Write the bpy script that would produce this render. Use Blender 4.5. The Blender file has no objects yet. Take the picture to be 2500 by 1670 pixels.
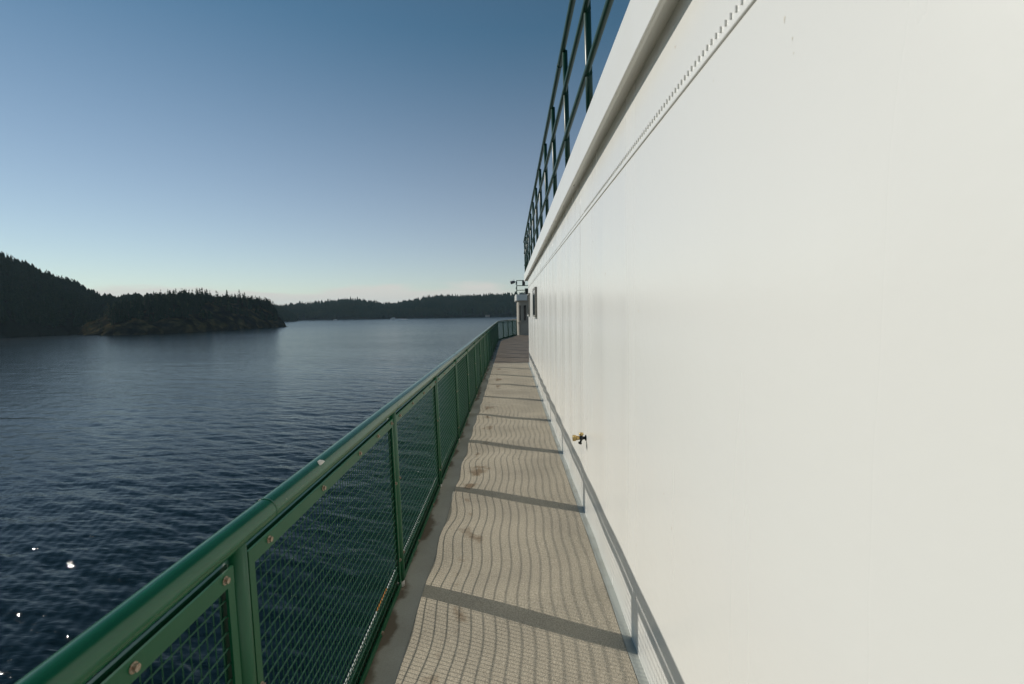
import bpy, math, random
import numpy as np
from mathutils import Matrix, Vector

random.seed(7); rng = np.random.default_rng(7)
scene = bpy.context.scene
COL = scene.collection

# ------------------------------------------------------------------ camera
PW, PH, FPX, HC = 2500, 1670, 1148.0, 1.6          # photo size, focal length in px, eye height over the deck
VPX, VPY, ROLL = 1245.0, 760.0, math.radians(0.75)
_v = np.array([(VPX-PW/2)/FPX, -(VPY-PH/2)/FPX, -1.0]); _v /= np.linalg.norm(_v)
_u = np.array([-math.sin(ROLL), math.cos(ROLL), 0.0]); _u[2] = -(_u[0]*_v[0]+_u[1]*_v[1])/_v[2]; _u /= np.linalg.norm(_u)
MC = np.array([np.cross(_v, _u), _v, _u])           # rows: world axes in camera axes
cam_d = bpy.data.cameras.new('camera'); cam = bpy.data.objects.new('camera', cam_d); COL.objects.link(cam)
cam_d.sensor_width = 36; cam_d.sensor_fit = 'HORIZONTAL'; cam_d.lens = FPX/PW*36
cam_d.clip_start = 0.05; cam_d.clip_end = 20000
cam_d.dof.use_dof = True; cam_d.dof.focus_distance = 5.0; cam_d.dof.aperture_fstop = 5.6
m4 = Matrix.Identity(4)
for i in range(3):
    for j in range(3): m4[i][j] = MC[i, j]
m4[2][3] = HC
cam.matrix_world = m4
scene.camera = cam

def ray(px, py): return MC @ np.array([(px-PW/2)/FPX, -(py-PH/2)/FPX, -1.0])
def onz(px, py, z): d = ray(px, py); return np.array([0, 0, HC]) + (z-HC)/d[2]*d
def ony(px, py, y): d = ray(px, py); return np.array([0, 0, HC]) + y/d[1]*d

# ------------------------------------------------------------------ light
SEA = -11.5
SUN_EL, SUN_AZ = math.radians(28.9), math.radians(22.8)      # the sun stands to port, a little ahead of the beam
sun_dir = Vector((-math.cos(SUN_AZ)*math.cos(SUN_EL), math.sin(SUN_AZ)*math.cos(SUN_EL), math.sin(SUN_EL)))
sd = bpy.data.lights.new('sun', 'SUN'); sd.energy = 3.3; sd.angle = math.radians(0.53); sd.color = (1.0, 0.95, 0.87)
so = bpy.data.objects.new('sun', sd); COL.objects.link(so); so.location = (-30, 10, 30)
so.rotation_euler = (-sun_dir).to_track_quat('-Z', 'Y').to_euler()

world = bpy.data.worlds.new('World'); scene.world = world; world.use_nodes = True
wn, wl = world.node_tree.nodes, world.node_tree.links
wn.clear()
sky = wn.new('ShaderNodeTexSky'); sky.sky_type = 'NISHITA'; sky.sun_disc = False
sky.sun_elevation = SUN_EL
sky.sun_rotation = math.atan2(sun_dir.x, sun_dir.y)
sky.altitude = 0; sky.air_density = 1.0; sky.dust_density = 0.0; sky.ozone_density = 2.2
bg = wn.new('ShaderNodeBackground'); bg.inputs['Strength'].default_value = 0.062
wo = wn.new('ShaderNodeOutputWorld')
# thin broken bank of low cloud all round the horizon
CLX = 7.3
tc = wn.new('ShaderNodeTexCoord'); sep = wn.new('ShaderNodeSeparateXYZ'); wl.new(tc.outputs['Generated'], sep.inputs[0])
mp = wn.new('ShaderNodeMapping'); mp.inputs['Scale'].default_value = (2.6, 2.6, 14); mp.inputs['Location'].default_value = (CLX, 0.0, 0.0); wl.new(tc.outputs['Generated'], mp.inputs[0])
nz = wn.new('ShaderNodeTexNoise'); nz.inputs['Scale'].default_value = 1.0; nz.inputs['Detail'].default_value = 5; wl.new(mp.outputs[0], nz.inputs[0])
top = wn.new('ShaderNodeMath'); top.operation = 'MULTIPLY_ADD'; top.inputs[1].default_value = 0.16; top.inputs[2].default_value = -0.040
wl.new(nz.outputs[0], top.inputs[0])
df = wn.new('ShaderNodeMath'); df.operation = 'SUBTRACT'; wl.new(top.outputs[0], df.inputs[0]); wl.new(sep.outputs[2], df.inputs[1])
cr = wn.new('ShaderNodeMapRange'); cr.inputs[1].default_value = 0.0; cr.inputs[2].default_value = 0.016; cr.inputs[3].default_value = 0; cr.inputs[4].default_value = 0.85
cr.interpolation_type = 'SMOOTHSTEP'; wl.new(df.outputs[0], cr.inputs[0])
mx = wn.new('ShaderNodeMix'); mx.data_type = 'RGBA'
# pale moisture low in the air, all round
hz = wn.new('ShaderNodeMapRange'); hz.inputs[1].default_value = 0.0; hz.inputs[2].default_value = 0.5; hz.inputs[3].default_value = 1.0; hz.inputs[4].default_value = 0.0; wl.new(sep.outputs[2], hz.inputs[0])
hp = wn.new('ShaderNodeMath'); hp.operation = 'POWER'; hp.inputs[1].default_value = 1.2; wl.new(hz.outputs[0], hp.inputs[0])
ha = wn.new('ShaderNodeMix'); ha.data_type = 'RGBA'; ha.blend_type = 'ADD'; ha.inputs[7].default_value = (4.4, 2.4, 2.1, 1)
tn = wn.new('ShaderNodeMix'); tn.data_type = 'RGBA'; tn.blend_type = 'MULTIPLY'; tn.inputs[0].default_value = 1; tn.inputs[7].default_value = (0.88, 1.02, 0.98, 1)   # white balance
wl.new(hp.outputs[0], ha.inputs[0]); wl.new(sky.outputs[0], tn.inputs[6]); wl.new(tn.outputs[2], ha.inputs[6])
h2 = wn.new('ShaderNodeMapRange'); h2.inputs[1].default_value = 0.0; h2.inputs[2].default_value = 0.75; h2.inputs[3].default_value = 1.0; h2.inputs[4].default_value = 0.0; wl.new(sep.outputs[2], h2.inputs[0])
hb = wn.new('ShaderNodeMix'); hb.data_type = 'RGBA'; hb.blend_type = 'ADD'; hb.inputs[7].default_value = (0.0, 1.0, 1.4, 1)
wl.new(h2.outputs[0], hb.inputs[0]); wl.new(ha.outputs[2], hb.inputs[6])
wl.new(cr.outputs[0], mx.inputs[0]); wl.new(hb.outputs[2], mx.inputs[6]); mx.inputs[7].default_value = (11.2, 10.8, 10.0, 1)
wl.new(mx.outputs[2], bg.inputs['Color']); wl.new(bg.outputs[0], wo.inputs[0])

scene.view_settings.view_transform = 'Standard'; scene.view_settings.look = 'None'
scene.view_settings.exposure = 0.0; scene.view_settings.gamma = 1.0
scene.cycles.use_denoising = True
scene.cycles.max_bounces = 8; scene.cycles.diffuse_bounces = 4; scene.cycles.glossy_bounces = 4
scene.cycles.volume_bounces = 0; scene.cycles.sample_clamp_indirect = 6

# ------------------------------------------------------------------ materials
def mat(name, col, rough=0.5, spec=0.5, metal=0.0, noise=None, bump=None, coat=0.0):
    """noise = (scale, amount, second colour) mottling; bump = (scale, distance)"""
    m = bpy.data.materials.new(name); m.use_nodes = True
    n, l = m.node_tree.nodes, m.node_tree.links
    b = n['Principled BSDF']
    b.inputs['Base Color'].default_value = (*col, 1); b.inputs['Roughness'].default_value = rough
    b.inputs['Specular IOR Level'].default_value = spec; b.inputs['Metallic'].default_value = metal
    b.inputs['Coat Weight'].default_value = coat
    t = n.new('ShaderNodeTexCoord')
    if noise:
        q = n.new('ShaderNodeTexNoise'); q.inputs['Scale'].default_value = noise[0]; q.inputs['Detail'].default_value = 6
        l.new(t.outputs['Object'], q.inputs[0])
        r = n.new('ShaderNodeMapRange'); r.inputs[1].default_value = 0.42; r.inputs[2].default_value = 0.7
        r.inputs[4].default_value = noise[1]; l.new(q.outputs[0], r.inputs[0])
        x = n.new('ShaderNodeMix'); x.data_type = 'RGBA'; x.inputs[6].default_value = (*col, 1); x.inputs[7].default_value = (*noise[2], 1)
        l.new(r.outputs[0], x.inputs[0]); l.new(x.outputs[2], b.inputs['Base Color'])
    if bump:
        q = n.new('ShaderNodeTexNoise'); q.inputs['Scale'].default_value = bump[0]; q.inputs['Detail'].default_value = 3
        l.new(t.outputs['Object'], q.inputs[0])
        p = n.new('ShaderNodeBump'); p.inputs['Distance'].default_value = bump[1]; p.inputs['Strength'].default_value = 1
        l.new(q.outputs[0], p.inputs['Height']); l.new(p.outputs[0], b.inputs['Normal'])
    return m

M = {}
M['green'] = mat('green_gloss_paint', (0.002, 0.075, 0.030), 0.2, 0.5, noise=(9, 0.4, (0.008, 0.095, 0.042)), bump=(35, 0.0004))
M['green_post'] = mat('green_satin_paint', (0.002, 0.072, 0.027), 0.40, 0.45, noise=(9, 0.4, (0.007, 0.09, 0.036)), bump=(35, 0.0004))
def chips(m, col, thr):
    """rare worn spots where the top coat has gone"""
    n, l = m.node_tree.nodes, m.node_tree.links; b = n['Principled BSDF']; src = b.inputs['Base Color'].links[0].from_socket
    t = n.new('ShaderNodeTexCoord'); q = n.new('ShaderNodeTexNoise'); q.inputs['Scale'].default_value = 22; q.inputs['Detail'].default_value = 7; q.inputs['Roughness'].default_value = 0.65; l.new(t.outputs['Object'], q.inputs[0])
    r = n.new('ShaderNodeMapRange'); r.inputs[1].default_value = thr; r.inputs[2].default_value = thr+0.03; r.inputs[4].default_value = 0.8; l.new(q.outputs[0], r.inputs[0])
    x = n.new('ShaderNodeMix'); x.data_type = 'RGBA'; x.inputs[7].default_value = (*col, 1); l.new(r.outputs[0], x.inputs[0]); l.new(src, x.inputs[6]); l.new(x.outputs[2], b.inputs['Base Color'])
chips(M['green'], (0.10, 0.15, 0.09), 0.665); chips(M['green_post'], (0.13, 0.09, 0.045), 0.68)
M['green_dark'] = mat('dark_green_paint', (0.003, 0.040, 0.022), 0.36, 0.5, noise=(14, 0.3, (0.008, 0.06, 0.03)), bump=(60, 0.0004))
M['wire'] = mat('green_coated_wire', (0.002, 0.060, 0.025), 0.45, 0.4)
M['white_trim'] = mat('white_trim_paint', (0.80, 0.79, 0.73), 0.32, 0.5, noise=(4, 0.25, (0.74, 0.71, 0.62)), bump=(7, 0.0006))
M['post_foot'] = mat('chipped_white_foot_paint', (0.45, 0.44, 0.40), 0.5, 0.4, noise=(40, 0.9, (0.16, 0.08, 0.035)))
M['bolt'] = mat('rusty_bolt', (0.42, 0.36, 0.28), 0.45, 0.5, 0.4, noise=(220, 0.9, (0.20, 0.075, 0.025)))
M['brass'] = mat('aged_brass', (0.62, 0.45, 0.19), 0.32, 0.5, 0.85, noise=(120, 0.5, (0.42, 0.28, 0.12)))
M['black'] = mat('black_painted_iron', (0.008, 0.012, 0.012), 0.3, 0.5)
M['grey_frame'] = mat('grey_window_frame', (0.22, 0.215, 0.19), 0.5, 0.4, noise=(20, 0.6, (0.30, 0.28, 0.23)))
M['glass'] = mat('dark_tinted_glass', (0.012, 0.018, 0.02), 0.06, 0.5)
M['rust'] = mat('rust_flake', (0.50, 0.19, 0.04), 0.8, 0.2)
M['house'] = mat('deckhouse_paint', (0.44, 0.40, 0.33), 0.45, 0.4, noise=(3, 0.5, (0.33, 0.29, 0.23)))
M['lamp_shell'] = mat('weathered_lamp_shell', (0.16, 0.15, 0.15), 0.45, 0.5, 0.2)
M['trunk'] = mat('conifer_bark', (0.06, 0.042, 0.03), 0.95, 0.1)
M['needles_a'] = mat('dark_fir_needles', (0.015, 0.032, 0.016), 0.9, 0.05, noise=(0.6, 0.8, (0.028, 0.044, 0.017)))
M['needles_b'] = mat('olive_fir_needles', (0.036, 0.054, 0.020), 0.9, 0.05, noise=(0.6, 0.8, (0.065, 0.075, 0.028)))
M['forest'] = mat('far_conifer_needles', (0.024, 0.048, 0.026), 0.95, 0.05, noise=(0.02, 0.8, (0.05, 0.065, 0.028)))
M['hull'] = mat('white_hull_paint', (0.72, 0.72, 0.68), 0.4, 0.5, noise=(0.6, 0.4, (0.60, 0.59, 0.52)))
M['boat'] = mat('white_boat_gelcoat', (0.82, 0.82, 0.80), 0.3, 0.5)
M['boat_dark'] = mat('dark_boat_paint', (0.03, 0.035, 0.045), 0.4, 0.5)
M['foam'] = mat('white_wake_foam', (0.75, 0.78, 0.80), 0.9, 0.2)
M['wood_house'] = mat('weathered_cottage_siding', (0.42, 0.38, 0.32), 0.8, 0.2)
M['roof_house'] = mat('grey_cottage_roof', (0.12, 0.11, 0.10), 0.8, 0.2)
M['dropping'] = mat('chalky_bird_dropping', (0.62, 0.60, 0.54), 0.9, 0.1)

def wall_material():
    m = mat('glossy_white_wall_paint', (0.80, 0.775, 0.70), 0.30, 0.5); n, l = m.node_tree.nodes, m.node_tree.links
    b = n['Principled BSDF']; t = n.new('ShaderNodeTexCoord')
    # vertical wash streaks and a little weathering
    mp = n.new('ShaderNodeMapping'); mp.inputs['Scale'].default_value = (1, 1.5, 0.10); l.new(t.outputs['Object'], mp.inputs[0])
    q = n.new('ShaderNodeTexNoise'); q.inputs['Scale'].default_value = 1.6; q.inputs['Detail'].default_value = 5; l.new(mp.outputs[0], q.inputs[0])
    r = n.new('ShaderNodeMapRange'); r.inputs[1].default_value = 0.42; r.inputs[2].default_value = 0.75; r.inputs[4].default_value = 0.30; l.new(q.outputs[0], r.inputs[0])
    x = n.new('ShaderNodeMix'); x.data_type = 'RGBA'; x.inputs[6].default_value = (0.785, 0.775, 0.72, 1); x.inputs[7].default_value = (0.73, 0.72, 0.66, 1)
    l.new(r.outputs[0], x.inputs[0])
    # few rust specks
    v = n.new('ShaderNodeTexNoise'); v.inputs['Scale'].default_value = 13; v.inputs['Detail'].default_value = 8; l.new(t.outputs['Object'], v.inputs[0])
    s = n.new('ShaderNodeMapRange'); s.inputs[1].default_value = 0.735; s.inputs[2].default_value = 0.78; s.inputs[4].default_value = 0.7; l.new(v.outputs[0], s.inputs[0])
    y = n.new('ShaderNodeMix'); y.data_type = 'RGBA'; y.inputs[7].default_value = (0.42, 0.25, 0.10, 1)
    l.new(s.outputs[0], y.inputs[0]); l.new(x.outputs[2], y.inputs[6]); l.new(y.outputs[2], b.inputs['Base Color'])
    # gloss varies with the streaks; orange-peel from the roller
    g = n.new('ShaderNodeMapRange'); g.inputs[1].default_value = 0.3; g.inputs[2].default_value = 0.7; g.inputs[3].default_value = 0.18; g.inputs[4].default_value = 0.33
    l.new(q.outputs[0], g.inputs[0]); l.new(g.outputs[0], b.inputs['Roughness'])
    p = n.new('ShaderNodeBump'); p.inputs['Distance'].default_value = 0.0006; p.inputs['Strength'].default_value = 1
    z = n.new('ShaderNodeTexNoise'); z.inputs['Scale'].default_value = 18; z.inputs['Detail'].default_value = 2; l.new(t.outputs['Object'], z.inputs[0])
    l.new(z.outputs[0], p.inputs['Height']); l.new(p.outputs[0], b.inputs['Normal'])
    return m
M['wall'] = wall_material()

def deck_material(name, base, second, dots, stain_x, stain_w, stain_amt, stain_col, stain_lift):
    """deck paint with brown stains that run in a strip along the walkway"""
    m = mat(name, base, 0.75, 0.25); n, l = m.node_tree.nodes, m.node_tree.links
    b = n['Principled BSDF']; t = n.new('ShaderNodeTexCoord')
    q = n.new('ShaderNodeTexNoise'); q.inputs['Scale'].default_value = 1.7; q.inputs['Detail'].default_value = 8; l.new(t.outputs['Object'], q.inputs[0])
    r = n.new('ShaderNodeMapRange'); r.inputs[1].default_value = 0.38; r.inputs[2].default_value = 0.66; l.new(q.outputs[0], r.inputs[0])
    x = n.new('ShaderNodeMix'); x.data_type = 'RGBA'; x.inputs[6].default_value = (*base, 1); x.inputs[7].default_value = (*second, 1); l.new(r.outputs[0], x.inputs[0])
    f = n.new('ShaderNodeTexNoise'); f.inputs['Scale'].default_value = 150; f.inputs['Detail'].default_value = 2; l.new(t.outputs['Object'], f.inputs[0])
    fr = n.new('ShaderNodeMapRange'); fr.inputs[1].default_value = 0.35; fr.inputs[2].default_value = 0.65; fr.inputs[3].default_value = 0.70; fr.inputs[4].default_value = 1.15; l.new(f.outputs[0], fr.inputs[0])
    mu = n.new('ShaderNodeMix'); mu.data_type = 'RGBA'; mu.blend_type = 'MULTIPLY'; mu.inputs[0].default_value = 0.9 if dots else 0.25
    l.new(x.outputs[2], mu.inputs[6]); l.new(fr.outputs[0], mu.inputs[7])
    # stain mask: distance from the strip, broken up by noise
    sp = n.new('ShaderNodeSeparateXYZ'); l.new(t.outputs['Object'], sp.inputs[0])
    d = n.new('ShaderNodeMath'); d.operation = 'SUBTRACT'; l.new(sp.outputs[0], d.inputs[0]); d.inputs[1].default_value = stain_x
    wa = n.new('ShaderNodeTexNoise'); wa.inputs['Scale'].default_value = 0.9; wa.inputs['Detail'].default_value = 3; l.new(t.outputs['Object'], wa.inputs[0])
    wm = n.new('ShaderNodeMath'); wm.operation = 'MULTIPLY_ADD'; wm.inputs[1].default_value = 2.2*stain_w; wm.inputs[2].default_value = -1.1*stain_w; l.new(wa.outputs[0], wm.inputs[0])
    d0 = d; d = n.new('ShaderNodeMath'); d.operation = 'ADD'; l.new(d0.outputs[0], d.inputs[0]); l.new(wm.outputs[0], d.inputs[1])
    a = n.new('ShaderNodeMath'); a.operation = 'ABSOLUTE'; l.new(d.outputs[0], a.inputs[0])
    k = n.new('ShaderNodeMapRange'); k.inputs[1].default_value = 0; k.inputs[2].default_value = stain_w; k.inputs[3].default_value = stain_lift; k.inputs[4].default_value = -0.12; l.new(a.outputs[0], k.inputs[0])
    w = n.new('ShaderNodeTexNoise'); w.inputs['Scale'].default_value = 2.9; w.inputs['Detail'].default_value = 7; w.inputs['Roughness'].default_value = 0.6; l.new(t.outputs['Object'], w.inputs[0])
    ad = n.new('ShaderNodeMath'); ad.operation = 'ADD'; l.new(w.outputs[0], ad.inputs[0]); l.new(k.outputs[0], ad.inputs[1])
    ss = n.new('ShaderNodeMapRange'); ss.interpolation_type = 'SMOOTHSTEP'; ss.inputs[1].default_value = 0.62; ss.inputs[2].default_value = 0.76; ss.inputs[4].default_value = stain_amt; l.new(ad.outputs[0], ss.inputs[0])
    y = n.new('ShaderNodeMix'); y.data_type = 'RGBA'; y.inputs[7].default_value = (*stain_col, 1); l.new(ss.outputs[0], y.inputs[0]); l.new(mu.outputs[2], y.inputs[6])
    l.new(y.outputs[2], b.inputs['Base Color'])
    if dots:
        vo = n.new('ShaderNodeTexVoronoi'); vo.inputs['Scale'].default_value = 130; l.new(t.outputs['Object'], vo.inputs[0])
        p = n.new('ShaderNodeBump'); p.inputs['Distance'].default_value = 0.0022; p.inputs['Strength'].default_value = 0.8; p.invert = True
        l.new(vo.outputs['Distance'], p.inputs['Height']); l.new(p.outputs[0], b.inputs['Normal'])
    else:
        p = n.new('ShaderNodeBump'); p.inputs['Distance'].default_value = 0.001; p.inputs['Strength'].default_value = 0.6
        l.new(f.outputs[0], p.inputs['Height']); l.new(p.outputs[0], b.inputs['Normal'])
    return m
M['nonskid'] = deck_material('beige_nonskid_deck', (0.48, 0.42, 0.318), (0.39, 0.342, 0.262), True, -0.35, 0.20, 0.80, (0.17, 0.11, 0.06), 0.145)
M['nonskid_dimmed'] = deck_material('dimmed_brown_nonskid_deck', (0.27, 0.22, 0.165), (0.21, 0.17, 0.13), True, -0.3, 0.3, 0.6, (0.12, 0.08, 0.045), 0.08)  # a browner coating, its colour also darkened for the missing wall bounce
M['margin'] = mat('pale_margin_paint', (0.42, 0.44, 0.40), 0.55, 0.35, noise=(6, 0.7, (0.33, 0.33, 0.28)))
M['gutter'] = deck_material('grey_gutter_paint', (0.40, 0.385, 0.325), (0.29, 0.275, 0.22), False, -0.68, 0.13, 0.8, (0.10, 0.070, 0.040), 0.31)

def rock_material():
    m = mat('dark_shore_rock', (0.07, 0.06, 0.048), 1.0, 0.0); n, l = m.node_tree.nodes, m.node_tree.links
    b = n['Principled BSDF']; t = n.new('ShaderNodeTexCoord')
    q = n.new('ShaderNodeTexNoise'); q.inputs['Scale'].default_value = 0.11; q.inputs['Detail'].default_value = 8; l.new(t.outputs['Object'], q.inputs[0])
    c = n.new('ShaderNodeValToRGB'); e = c.color_ramp.elements
    e[0].position = 0.36; e[0].color = (0.012, 0.013, 0.011, 1); e[1].position = 0.70; e[1].color = (0.11, 0.08, 0.032, 1)
    k = e.new(0.52); k.color = (0.032, 0.028, 0.015, 1)
    l.new(q.outputs[0], c.inputs[0]); l.new(c.outputs[0], b.inputs['Base Color'])
    p = n.new('ShaderNodeBump'); p.inputs['Distance'].default_value = 1.6; l.new(q.outputs[0], p.inputs['Height']); l.new(p.outputs[0], b.inputs['Normal'])
    return m
M['rock'] = rock_material()
M['forest_floor'] = mat('forest_floor', (0.018, 0.022, 0.013), 0.95, 0.05, noise=(0.05, 0.8, (0.035, 0.033, 0.019)))

def water_material():
    m = mat('deep_sea_water', (0.002, 0.0090, 0.0115), 0.05, 0.23); n, l = m.node_tree.nodes, m.node_tree.links
    b = n['Principled BSDF']; b.inputs['IOR'].default_value = 1.333
    t = n.new('ShaderNodeTexCoord')
    mp = n.new('ShaderNodeMapping'); mp.inputs['Rotation'].default_value = (0, 0, math.radians(-24)); mp.inputs['Scale'].default_value = (0.55, 1.5, 1); l.new(t.outputs['Object'], mp.inputs[0])
    h = None
    for sc, am in ((0.11, 0.12), (0.35, 0.12), (1.1, 0.055), (3.6, 0.024), (10.0, 0.006)):
        q = n.new('ShaderNodeTexNoise'); q.inputs['Scale'].default_value = sc; q.inputs['Detail'].default_value = 2.5; q.inputs['Distortion'].default_value = 0.3
        l.new(mp.outputs[0], q.inputs[0])
        k = n.new('ShaderNodeMath'); k.operation = 'MULTIPLY_ADD'; k.inputs[1].default_value = am; l.new(q.outputs[0], k.inputs[0])
        if h is None: k.inputs[2].default_value = 0
        else: l.new(h.outputs[0], k.inputs[2])
        h = k
    # away from the ship the wavelets are finer than the mesh: they spread the reflection instead
    ln = n.new('ShaderNodeVectorMath'); ln.operation = 'LENGTH'; l.new(t.outputs['Object'], ln.inputs[0])
    rr = n.new('ShaderNodeValToRGB'); e = rr.color_ramp.elements
    dv = n.new('ShaderNodeMath'); dv.operation = 'DIVIDE'; dv.inputs[1].default_value = 600; l.new(ln.outputs['Value'], dv.inputs[0]); l.new(dv.outputs[0], rr.inputs[0])
    e[0].position = 0.05; e[0].color = (0.075,)*3+(1,); e[1].position = 1.0; e[1].color = (0.24,)*3+(1,)
    k2 = e.new(0.25); k2.color = (0.10,)*3+(1,)
    l.new(rr.outputs[0], b.inputs['Roughness'])
    # breezy and calm patches
    g = n.new('ShaderNodeTexNoise'); g.inputs['Scale'].default_value = 0.012; g.inputs['Detail'].default_value = 3; l.new(mp.outputs[0], g.inputs[0])
    gr = n.new('ShaderNodeMapRange'); gr.inputs[1].default_value = 0.35; gr.inputs[2].default_value = 0.65; gr.inputs[3].default_value = 0.65; gr.inputs[4].default_value = 1.15; l.new(g.outputs[0], gr.inputs[0])
    p = n.new('ShaderNodeBump'); p.inputs['Distance'].default_value = 1.0; l.new(h.outputs[0], p.inputs['Height']); l.new(gr.outputs[0], p.inputs['Strength'])
    l.new(p.outputs[0], b.inputs['Normal'])
    return m
M['water'] = water_material()

# ------------------------------------------------------------------ mesh helpers
class MB:
    """collects shapes in world coordinates"""
    def __init__(s): s.v = []; s.f = []; s.smooth = []
    def add(s, vs, fs, smooth=False):
        o = len(s.v); s.v += [tuple(map(float, p)) for p in vs]
        s.f += [tuple(o+i for i in f) for f in fs]; s.smooth += [smooth]*len(fs)
        return s
    def box(s, x0, x1, y0, y1, z0, z1, bev=0.0):
        if bev <= 0:
            return s.add([(x0,y0,z0),(x1,y0,z0),(x1,y1,z0),(x0,y1,z0),(x0,y0,z1),(x1,y0,z1),(x1,y1,z1),(x0,y1,z1)],
                         [(0,3,2,1),(4,5,6,7),(0,1,5,4),(1,2,6,5),(2,3,7,6),(3,0,4,7)])
        c = ((x0+x1)/2, (y0+y1)/2, (z0+z1)/2); hx, hy, hz = (x1-x0)/2, (y1-y0)/2, (z1-z0)/2
        vs = []; idx = {}
        for sx in (-1, 1):
            for sy in (-1, 1):
                for sz in (-1, 1):
                    for a in range(3):
                        h = [hx-bev, hy-bev, hz-bev]; h[a] += bev
                        idx[sx, sy, sz, a] = len(vs); vs.append((c[0]+sx*h[0], c[1]+sy*h[1], c[2]+sz*h[2]))
        fs = []
        for a in range(3):
            b, d = (a+1) % 3, (a+2) % 3
            for sg in (-1, 1):
                q = []
                for (p, r) in ((-1,-1),(1,-1),(1,1),(-1,1)):
                    k = [0,0,0]; k[a] = sg; k[b] = p; k[d] = r; q.append(idx[(*k, a)])
                fs.append(q if sg > 0 else q[::-1])
            for p in (-1, 1):
                for r in (-1, 1):
                    q = []
                    for (sg, ax) in ((-1, b), (1, b), (1, d), (-1, d)):
                        k = [0,0,0]; k[a] = sg; k[b] = p; k[d] = r; q.append(idx[(*k, ax)])
                    fs.append(q if p*r > 0 else q[::-1])
        for sx in (-1, 1):
            for sy in (-1, 1):
                for sz in (-1, 1):
                    q = [idx[sx,sy,sz,a] for a in range(3)]; fs.append(q if sx*sy*sz > 0 else q[::-1])
        return s.add(vs, fs)
    def tube(s, pts, r, n=12, cap=True, smooth=True):
        """round bar along a list of points; r a number or one per point"""
        P = [np.array(p, float) for p in pts]; k = len(P); rr = [r]*k if np.isscalar(r) else r
        vs = []; up = None
        for i in range(k):
            d = P[min(i+1, k-1)] - P[max(i-1, 0)]; d /= np.linalg.norm(d)
            if up is None: up = np.array([0,0,1.]) if abs(d[2]) < 0.9 else np.array([1.,0,0])
            a = np.cross(d, up); a /= np.linalg.norm(a); b = np.cross(a, d); up = b
            for j in range(n):
                t = 2*math.pi*j/n; vs.append(P[i] + rr[i]*(math.cos(t)*a + math.sin(t)*b))
        fs = [(i*n+j, i*n+(j+1) % n, (i+1)*n+(j+1) % n, (i+1)*n+j) for i in range(k-1) for j in range(n)]
        s.add(vs, fs, smooth)
        if cap:
            o = len(s.v)-k*n
            s.f += [tuple(o+j for j in range(n))[::-1], tuple(o+(k-1)*n+j for j in range(n))]; s.smooth += [False, False]
        return s
    def prism(s, poly, axis, a, b):
        """extrude a polygon (2-D) along an axis from a to b"""
        n = len(poly)
        def P(q, w): return {'x': (w, q[0], q[1]), 'y': (q[0], w, q[1]), 'z': (q[0], q[1], w)}[axis]
        vs = [P(q, a) for q in poly] + [P(q, b) for q in poly]
        return s.add(vs, [tuple(range(n))[::-1], tuple(range(n, 2*n))] + [(i, (i+1) % n, n+(i+1) % n, n+i) for i in range(n)])
    def grid(s, X, Y, Z, smooth=True):
        r, c = X.shape; vs = np.stack([X, Y, Z], -1).reshape(-1, 3)
        fs = [(i*c+j, i*c+j+1, (i+1)*c+j+1, (i+1)*c+j) for i in range(r-1) for j in range(c-1)]
        return s.add(vs, fs, smooth)
    def mesh(s, name, m, origin=(0,0,0)):
        me = bpy.data.meshes.new(name); o = np.array(origin)
        me.from_pydata([tuple(np.array(p)-o) for p in s.v], [], s.f); me.update()
        me.polygons.foreach_set('use_smooth', s.smooth)
        me.materials.append(m); me.validate()
        import bmesh as _b
        bm = _b.new(); bm.from_mesh(me); _b.ops.recalc_face_normals(bm, faces=bm.faces); bm.to_mesh(me); bm.free()
        return me

WPOS = {}
def link(name, me, parent=None, loc=(0,0,0), kind=None, label=None, cat=None, group=None):
    o = bpy.data.objects.new(name, me); COL.objects.link(o)
    loc = np.array(loc, float); WPOS[o.name] = loc
    if parent is not None:
        o.parent = parent; o.location = tuple(loc - WPOS[parent.name])
    else: o.location = tuple(loc)
    if kind: o['kind'] = kind
    if label: o['label'] = label
    if cat: o['category'] = cat
    if group: o['group'] = group
    return o
def thing(name, loc, label, cat, group=None): return link(name, None, None, loc, None, label, cat, group)
def build(mb, name, m, parent=None, loc=None, **k):
    if loc is None: loc = WPOS[parent.name] if parent is not None else (0,0,0)
    return link(name, mb.mesh(name, m, loc), parent, loc, **k)
def fast_mesh(name, V, Fc, m, smooth=True):
    """numpy quads or triangles straight into a mesh"""
    me = bpy.data.meshes.new(name); V = np.asarray(V, np.float32); Fc = np.asarray(Fc, np.int32)
    nf, k = Fc.shape
    me.vertices.add(len(V)); me.vertices.foreach_set('co', V.ravel())
    me.loops.add(nf*k); me.loops.foreach_set('vertex_index', Fc.ravel())
    me.polygons.add(nf); me.polygons.foreach_set('loop_start', np.arange(0, nf*k, k, dtype=np.int32))
    me.polygons.foreach_set('use_smooth', np.full(nf, smooth)); me.update(calc_edges=True); me.validate()
    me.materials.append(m)
    return me
def grid_faces(r, c):
    i, j = np.meshgrid(np.arange(r-1), np.arange(c-1), indexing='ij'); a = (i*c+j).ravel()
    return np.stack([a, a+1, a+c+1, a+c], 1)

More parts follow.
